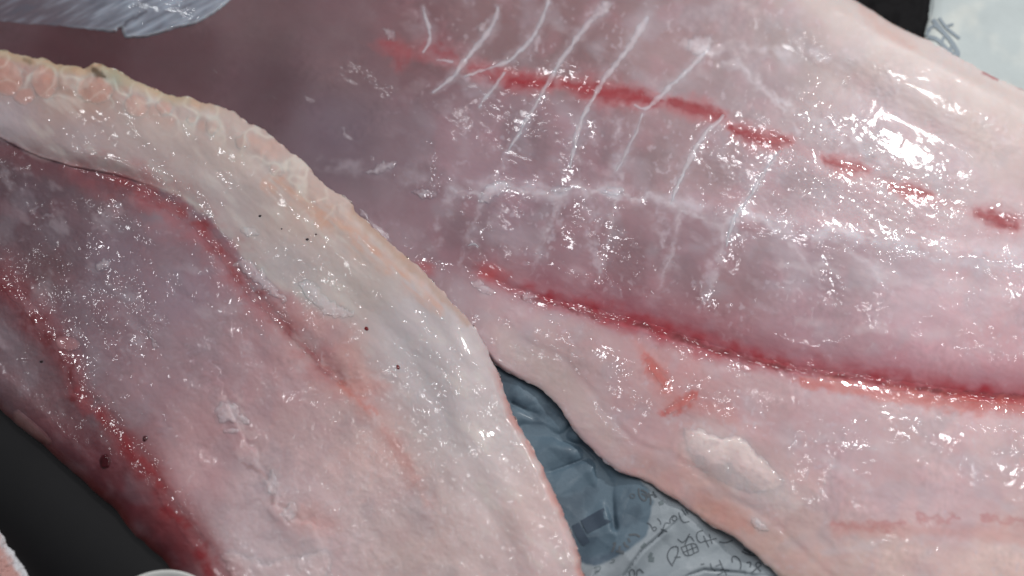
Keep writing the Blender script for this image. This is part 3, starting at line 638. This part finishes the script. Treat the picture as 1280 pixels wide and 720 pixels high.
def LC(px, py):
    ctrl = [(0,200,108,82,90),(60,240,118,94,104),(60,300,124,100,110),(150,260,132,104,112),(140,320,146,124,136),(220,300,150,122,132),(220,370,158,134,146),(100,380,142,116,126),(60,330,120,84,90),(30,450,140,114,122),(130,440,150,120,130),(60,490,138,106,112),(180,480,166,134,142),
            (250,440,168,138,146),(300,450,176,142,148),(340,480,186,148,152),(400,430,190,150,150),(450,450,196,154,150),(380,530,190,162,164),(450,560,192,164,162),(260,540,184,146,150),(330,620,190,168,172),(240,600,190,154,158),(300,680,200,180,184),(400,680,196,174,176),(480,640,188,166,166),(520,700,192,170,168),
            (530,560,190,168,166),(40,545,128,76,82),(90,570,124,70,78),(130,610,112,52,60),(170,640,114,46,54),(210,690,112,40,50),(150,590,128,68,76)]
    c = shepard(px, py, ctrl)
    db, _, sb, al = dist_line(px, py, np.array(BAND)); sb = -sb; sdist = sb*db
    dA = dist_line(px, py, LAc)[0]
    x, y = rot(px, py, 42)
    g = gain(px, py, [(150,350,.80),(60,240,.64),(40,380,.66),(250,450,.88),(330,455,.92),(320,520,.95),(440,604,1.16),(330,620,1.06),(250,590,1.0),(420,460,.95),(90,560,.66),(180,650,.72),(500,700,1.08)])  # low factors at left put the dimmer light there into the colour
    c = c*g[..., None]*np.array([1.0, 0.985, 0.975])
    c = c*(1 + 0.09*fbm(x/1.8, y, 50, 701, 2) + 0.03*fbm(px, py, 16, 705, 2))[..., None]
    m = sstep(0.1, 0.5, fbm(x/1.7, y, 26, 711, 4)); c = over(c, (196,184,190), m*0.24*(1-0.7*sstep(420, 560, py)))
    c = over(c, (146,138,146), sstep(0.0, 0.45, fbm(px, py, 50, 791, 2))*0.22)
    c = over(c, (160,104,112), sstep(0.0, 0.45, fbm(px, py, 40, 795, 2))*0.12)
    c = c*(1 + 0.14*fbm(px/1.4, py, 7, 719, 2)*sstep(0.0, 0.35, fbm(px, py, 60, 713, 2)))[..., None]
    fl = sstep(0.24, 0.46, fbm(px/1.5, py, 8, 715, 2))*sstep(-0.1, 0.4, fbm(px, py, 60, 717, 2))
    c = over(c, (190,178,186), fl*0.22*(1-sstep(420, 560, py)))
    # fat band along the back edge: soft at the far end
    soft = 4 + 34*sstep(300, 520, px)
    bm = sstep(-soft, soft, sdist + 8*fbm(px, py, 30, 721, 3))
    bc = shepard(px, py, [(0,140,180,168,170),(0,100,188,150,136),(100,120,190,158,142),(100,170,178,160,158),(200,160,196,178,168),(180,200,180,160,156),(300,200,196,178,168),(280,250,180,166,162),(380,270,194,172,160),(360,330,184,172,168),(440,350,190,176,168),(520,420,192,182,180),(560,500,192,181,179),(600,540,192,180,176),(600,600,192,177,173),(660,640,194,172,166),(680,700,194,172,168)])
    bc = bc*np.array([1.10, 1.08, 1.13])*gain(px, py, [(50,130,.80),(200,180,.82),(330,260,.86),(450,370,.88),(550,500,.88),(620,620,.98)])[..., None]
    bc = bc*(1 + 0.15*fbm(x/5, y, 18, 731, 3))[..., None]
    bc = over(bc, (206,196,190), sstep(0.1, 0.5, fbm(x/3, y, 20, 741, 3))*0.4)
    c = c*(1-bm[..., None]) + bc*bm[..., None]
    wb = np.exp(-(fbm(px, py, 34, 743, 2)/0.09)**2)*(1-sstep(20, 60, dA))*(1-sstep(380, 450, px))
    c = over(c, (214,206,196), wb*0.55)
    c = over(c, (200,146,128), sstep(0.1, 0.4, fbm(px, py, 34, 743, 2))*(1-sstep(16, 50, dA))*(1-sstep(300, 400, px))*0.4)
    # peach strip below the rim, red rim towards the gap
    c = over(c, (206,150,122), stroke(px, py, [(330,228,4),(372,246,8),(420,276,10),(455,306,11),(490,334,12),(522,362,11),(545,384,7)], 1.0, 9, 26, 751)*0.5*sstep(-0.5, 0.3, fbm(x/4, y, 9, 752, 3)))
    c = over(c, (168,134,112), stroke(px, py, [(440,262,5),(475,296,7),(510,328,6),(545,362,5),(585,404,4)], 0.9, 3, 18, 753)*0.55)
    c = over(c, (196,108,92), (1-sstep(2, 12, dA))*sstep(600, 640, px)*0.5*sstep(-0.3, 0.3, fbm(px, py, 30, 755, 2)+0.1))
    c = over(c, (190,168,130), (1-sstep(2, 16, dA))*(1-sstep(200, 320, px))*0.6)
    c = over(c, (150,160,142), blob(px, py, 145, 98, 18, 10, 30, 0.8)*0.6)
    c = over(c, (84,66,48), stroke(px, py, [(117,86,3),(123,92,5),(130,96,3)], 0.7, 2, 6, 757)*0.85)
    c = over(c, (110,96,76), stroke(px, py, [(30,74,2),(38,78,3)], 0.8, 1, 6, 758)*0.6)
    # blood
    c = over(c, (166,86,90), stroke(px, py, [(a, b, w*2.4) for a, b, w in LBLOOD], 1.0, 8, 22, 761)*0.45*sstep(-0.4, 0.2, fbm(px, py, 28, 762, 3)))
    c = over(c, (136,50,54), stroke(px, py, [(a, b, w_*0.8) for a, b, w_ in LBLOOD], 1.0, 5, 18, 763)*(0.40+0.45*sstep(-0.15, 0.35, fbm(px, py, 22, 765, 3))))
    c = over(c, (112,66,72), stroke(px, py, [(-40,176,8),(0,186,12),(50,206,13),(110,224,14),(160,240,10)], 0.9, 4, 20, 766)*0.6)
    c = over(c, (204,136,124), stroke(px, py, [(428,478,9),(455,506,11),(475,535,12),(495,570,13),(520,600,11),(535,625,6)], 1.0, 8, 24, 767)*0.18)
    c = over(c, (194,116,108), stroke(px, py, [(425,480,3),(450,500,4),(468,516,4)], 1.0, 3, 10, 768)*0.55)
    c = over(c, (146,70,76), stroke(px, py, [(a, b, w*1.8) for a, b, w in LBLOOD2], 0.9, 5, 20, 771)*0.5)
    c = over(c, (104,26,32), stroke(px, py, [(a-2, b+2, w_*1.05) for a, b, w_ in LBLOOD2], 1.0, 5, 16, 773, True)*(0.1+0.75*sstep(-0.2, 0.3, fbm(px, py, 26, 775, 3))))
    c = over(c, (150,66,72), stroke(px, py, [(98,490,8),(110,510,8),(128,518,7)], 0.9, 4, 14, 776)*0.6)
    c = over(c, (140,62,66), stroke(px, py, [(a, b, w*1.7) for a, b, w in LBLOOD3], 0.9, 4, 18, 777)*0.55)
    c = over(c, (132,24,32), stroke(px, py, [(a-2, b+2, w_*1.05) for a, b, w_ in LBLOOD3], 1.0, 4, 18, 779, True)*(0.12+0.7*sstep(-0.15, 0.3, fbm(px, py, 30, 780, 3))))
    c = over(c, (204,140,130), blob(px, py, 385, 648, 34, 16, 20, 0.9)*0.4)
    c = over(c, (208,182,182), stroke(px, py, TEAR, 1.0, 7, 14, 781)*0.45*sstep(-0.3, 0.3, fbm(px, py, 14, 783, 3)))
    c = over(c, (118,62,58), stroke(px, py, [(305,580,2),(330,592,3),(342,612,3),(340,630,2)], 0.9, 2, 8, 782)*0.35)
    # pale sheets between the muscle blocks
    for i, s in enumerate([[(400,444,1.5),(432,480,2.2),(468,516,2.6),(476,534,1.5)], [(436,470,1.2),(470,470,1.8),(510,494,1.2)], [(470,520,2),(462,560,2),(470,600,1.5)], [(400,640,2),(440,612,2.4),(470,580,1.6)], [(520,590,1.6),(548,640,2.2),(575,690,1.6)], [(540,640,1.6),(530,690,2)]]):
        c = over(c, (206,190,192), stroke(px, py, [(a, b, w_*1.5) for a, b, w_ in s], 1.0, 5, 14, 784+i)*0.36*sstep(-0.4, 0.3, fbm(px, py, 14, 786, 3)))
    for i, s in enumerate([[(404,452,5),(436,488,6),(462,514,5)], [(482,536,5),(500,566,7),(520,600,4)], [(440,480,9),(480,484,7)]]):
        c = over(c, (196,124,114), stroke(px, py, s, 1.0, 5, 14, 797+i)*0.28)
    # orange toned rim of the lower left flap
    dB = dist_line(px, py, LBc)[0]
    c = over(c, (118,58,50), (1-sstep(3, 16, dB))*0.5)
    return np.clip(c, 0.004, 0.9)
def LWET(px, py):
    db, _, sb, al = dist_line(px, py, np.array(BAND)); band = sstep(-10, 20, -sb*db)
    m = sstep(-0.25, 0.4, fbm(px, py, 60, 801, 3)+0.02)
    w = 0.12 + 0.75*m*(blob(px, py, 190, 390, 190, 120, 35, 0.7, 0.2, 803) + 0.55*blob(px, py, 330, 620, 160, 110, 40, 0.8, 0.2, 804) + 0.8*blob(px, py, 60, 450, 90, 60, 40, 0.8, 0.2, 805))
    w = np.maximum(w, 0.30*m)
    b = 0.28 + 0.5*sstep(0.0, 0.5, fbm(px, py, 45, 807, 3))
    return 0.55*np.clip(w, 0, 1)*(1-band) + 0.6*b*band
lf = thing('fish_fillet', 'raw fillet with a cream fat band along its back edge, spanning the left side', 'fish fillet', 'raw fish fillets')
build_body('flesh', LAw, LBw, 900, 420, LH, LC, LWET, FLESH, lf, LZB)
lc = lambda tint, k: (lambda px, py, sd: over(LC(px, py), tint, np.clip(k*sstep(-1, 5, sd), 0, 1)))
patch('bloodline', outline([(a, b, w*0.7) for a, b, w in LBLOOD], 60), LH, lc((130,44,48), 0.0), 0.05, lf, SKIN, 1.1, 8, 0.9, 2.0, 81)
patch('dark_bloodline', outline([(a, b, w*0.75) for a, b, w in LBLOOD2], 40), LH, lc((104,24,30), 0.05), 0.06, lf, SKIN, 1.1, 8, 1.0, 2.0, 82)
patch('bloodline', outline([(a, b, w*0.75) for a, b, w in LBLOOD3], 40), LH, lc((140,24,32), 0.0), 0.06, lf, SKIN, 1.1, 8, 0.7, 2.0, 83)
# fin ray bases showing as peach discs in the fat band
for i, (x, y, rx, ry, dg) in enumerate([(8,96,20,26,-20),(56,102,17,23,-10),(118,112,24,18,10),(30,120,14,12,0),(170,132,16,15,20),(206,134,11,10,0),(265,158,9,11,10),(302,178,9,8,0),(240,150,7,6,0),(345,212,10,8,30)]):
    th = np.linspace(0, 2*math.pi, 18, endpoint=False)
    ex, ey = rx*np.cos(th), ry*np.sin(th); c_, s_ = math.cos(math.radians(dg)), math.sin(math.radians(dg))
    patch('fin_ray_base', np.c_[x+ex*c_-ey*s_, y+ex*s_+ey*c_], LH, lc((196,138,122), 0.36 if i < 6 else 0.16), 0.22, lf, SKIN, 1.0, 12.0, 0.3, 1.5, 90+i)
patch('pale_flap', [(16,514),(24,512),(38,524),(52,536),(62,546),(66,553),(60,557),(50,553),(38,546),(24,538),(16,528)], LH, lc((168,130,124), 0.4), 0.3, lf, SKIN, 0.8, 5.0, 0.8, 0.8, 110)
patch('pale_flap', [(66,424),(80,418),(98,424),(102,432),(92,440),(80,440),(70,434)], LH, lc((184,140,142), 0.45), 0.2, lf, SKIN, 0.8, 5.0, 0.6, 0.8, 111)
patch('pale_flap', [(276,694),(290,688),(308,696),(330,704),(352,700),(380,694),(408,686),(414,700),(410,726),(330,740),(290,728)], LH, lc((214,190,188), 0.25), 0.25, lf, SKIN, 0.9, 9.0, 0.5, 3.0, 112)
for i, (x, y, r, q) in enumerate([(131,577,7,10),(181,548,3,4),(125,590,0.1,0.1),(458,411,3.0,2.4),(498,459,2.4,2.0)]):
    if r < 1: continue
    th = np.linspace(0, 2*math.pi, 14, endpoint=False)
    patch('blood_clot', np.c_[x+r*np.cos(th), y+q*np.sin(th)], LH, lambda px, py, sd: np.ones(px.shape+(3,))*lin((66,10,18) if i < 2 else (110,24,30)), 0.4, lf, SKIN, 0.7, 3.0, 0.9, 1.2, 120+i)
for i, (x, y, r) in enumerate([(325,270,1.5),(384,299,1.6),(352,286,.9),(395,293,.9),(52,452,1.6)]):
    th = np.linspace(0, 2*math.pi, 10, endpoint=False)
    patch('dark_speck', np.c_[x+1.4*r*np.cos(th), y+r*np.sin(th)], LH, lambda px, py, sd: np.ones(px.shape+(3,))*lin((40,26,30)), 0.25, lf, SKIN, 0.5, 1.5, 0.2, 0.3, 140+i)
LSH = [[(292,330),(308,322),(318,330),(340,352),(360,376),(352,380),(330,362),(306,344)], [(370,354),(388,348),(404,368),(426,384),(446,390),(438,398),(410,396),(388,378)], [(266,512),(282,500),(296,506),(304,520),(316,522),(308,532),(290,528),(276,530)], [(276,538),(290,532),(300,538),(294,544),(282,543)],
       [(330,606),(338,586),(344,590),(348,612),(342,620)], [(352,640),(366,622),(372,640),(362,656)], [(184,410),(192,424),(200,432),(192,434),(186,424)], [(300,286),(318,284),(328,292),(310,296)], [(118,330),(134,322),(140,334),(124,340)]]
for i, s in enumerate(LSH):
    patch('torn_membrane', s, LH, lambda px, py, sd: over(LC(px, py), (204,196,200), 0.6*sstep(-1, 4, sd)*(0.6+0.6*fbm(px, py, 9, 830, 3))), 0.2, lf, SKIN, 0.8, 6.0, 0.7, 3.0, 160+i)

# ------------------------------------------------------------------ things round the fillets
# black rounded rim below the left fillet
def tube_sheet(name, path, radius, mat, parent=None, n=40, seg=90, flat=0.7, colf=None):
    p = resample(chaikin(np.array(path, float), 2), seg)
    Pc = at(p[:, 0], p[:, 1], p[:, 2]*MM)
    T = np.gradient(Pc, axis=0); T[:, 2] = 0; T /= np.linalg.norm(T, axis=1)[:, None]
    N = np.c_[-T[:, 1], T[:, 0], 0*T[:, 0]]
    th = np.linspace(0, 2*math.pi, n, endpoint=False)
    V = Pc[:, None] + radius*(np.cos(th)[None, :, None]*N[:, None] + flat*np.sin(th)[None, :, None]*np.array([0, 0, 1.0]))
    i = np.arange(seg-1)[:, None]*n; j = np.arange(n)[None, :]; j2 = (j+1) % n
    F = np.stack([i+j, i+j2, i+n+j2, i+n+j], -1).reshape(-1, 4)
    return mesh_obj(name, V.reshape(-1, 3), F, mat, parent)
BLACK = plain_material('black_plastic', (15,14,16), 0.5, 0.00005, 45, 0.0, 0.5, spec=0.2)
tray = tube_sheet('tray_rim', [(-120,490,4),(0,590,4),(60,650,4),(130,715,4),(220,800,4)], 0.018, BLACK, flat=0.35)
tag(tray, 'black rounded tray rim running diagonally below the left fillet', 'tray')
CLOTHM = plain_material('terry_cloth', (200,180,176), 0.9, 0.0006, 900, 0, 0.15, attr=True, spec=0.1)
def cloth_h(px, py):
    d = poly_sd(px, py, CLOTHP)
    return (5.0 + 7*np.sqrt(np.clip(d/30, 0, 1)) + 0.8*fbm(px, py, 12, 901, 4) + 0.5*fbm(px, py, 4, 905, 2))*MM
CLOTHP = [(-120,600),(-40,635),(-6,650),(4,658),(12,670),(14,680),(22,688),(27,700),(34,706),(38,718),(46,730),(70,790),(-120,800)]
def cloth_c(px, py, sd):
    c = np.ones(px.shape+(3,))*lin((188,146,140))
    return over(c, (206,206,210), 1-sstep(6, 20, sd + 8*fbm(px, py, 9, 911, 3)))
tw = patch('towel', CLOTHP, cloth_h, cloth_c, 1.0, None, CLOTHM, 1.0, 4.0, 0, 1.6, 170, 6.0)
tag(tw, 'pink and white fluffy towel edge in the bottom left corner', 'towel')
PLATE = plain_material('white_ceramic', (220,220,216), 0.3, 0, 100, 0.3, 0.03)
V, F = [], []
cpt = at(193, 806, 16*MM); R0 = np.linalg.norm(at(193, 713.5, 16*MM)-cpt)
prof = [(0.0,-5),(0.70,-4.5),(0.80,-2.5),(0.93,-0.6),(0.975,0.2),(0.995,0.1),(1.0,-0.6),(0.985,-1.3),(0.80,-5),(0.6,-8),(0.0,-8)]
for k in range(96):
    a = 2*math.pi*k/96
    for r, z in prof: V.append((cpt[0]+R0*r*math.cos(a), cpt[1]+R0*r*math.sin(a), cpt[2]+z*MM))
m_ = len(prof)
for k in range(96):
    for j in range(m_-1):
        F.append((k*m_+j, k*m_+j+1, ((k+1) % 96)*m_+j+1, ((k+1) % 96)*m_+j))
F = [f[::-1] for f in F]
pl = mesh_obj('dish', V, F, PLATE); tag(pl, 'white round dish rim peeking in at the bottom edge', 'dish')

# upper right: dark bag and crumpled paper behind the fillet
BAG = plain_material('black_bag_film', (17,16,18), 0.75, 0.00005, 90, 0.0, 0.15, spec=0.08)
def bag_h(px, py): return (2.5 + 2.5*fbm(px, py, 40, 921, 4))*MM
bgp = patch('plastic_bag', [(1020,-90),(1175,-90),(1170,-20),(1163,0),(1160,30),(1150,70),(1120,70),(1040,40)], bag_h, lambda px, py, sd: np.ones(px.shape+(3,))*0.02, 2.0, None, BAG, 2.0, 8, 0, 0.5, 180)
tag(bgp, 'crumpled black plastic behind the top edge of the right fillet', 'plastic bag')
PAPER2 = plain_material('newsprint_dry', (170,178,176), 0.75, 0, 300, 0.0, 0.06, attr=True, spec=0.15)
def np2_h(px, py): return (2.0 + 3.2*sstep(1155, 1185, px+0.25*py) + 1.6*fbm(px, py, 70, 931, 2))*MM
def np2_c(px, py, sd):
    c = np.ones(px.shape+(3,))*lin((182,190,190))
    c = over(c, (206,208,202), sstep(-0.1, 0.4, fbm(px, py, 50, 941, 3))*0.6)
    return c
n2 = thing('newspaper', 'pale crumpled newspaper behind the upper right edge of the fillet', 'newspaper')
patch('paper_sheet', [(1172,-90),(1165,0),(1160,30),(1152,44),(1170,80),(1230,130),(1420,230),(1420,-90)], np2_h, np2_c, 0.6, n2, PAPER2, 1.5, 4, 0, 0.8, 190)
FADED = plain_material('faded_print', (140,150,158), 0.7, 0, 300, 0, 0.1, spec=0.1)
for s, w in (([(1160,38),(1168,30),(1178,40)], 1.8), ([(1166,24),(1176,36),(1190,52),(1198,66)], 2.6), ([(1174,22),(1184,36),(1200,48)], 1.8), ([(1160,46),(1172,48),(1184,62),(1194,70)], 2.4), ([(1180,46),(1176,56)], 1.8), ([(1190,58),(1186,66),(1200,68)], 2.2), ([(1164,34),(1158,44)], 1.6), ([(1184,32),(1192,30)], 1.5)):
    _, _, P, F = ribbon_set('printed_mark', [s], np2_h, FADED, n2, w, 0.0009)
    mesh_obj('printed_mark', P, F[:, ::-1], FADED, n2)
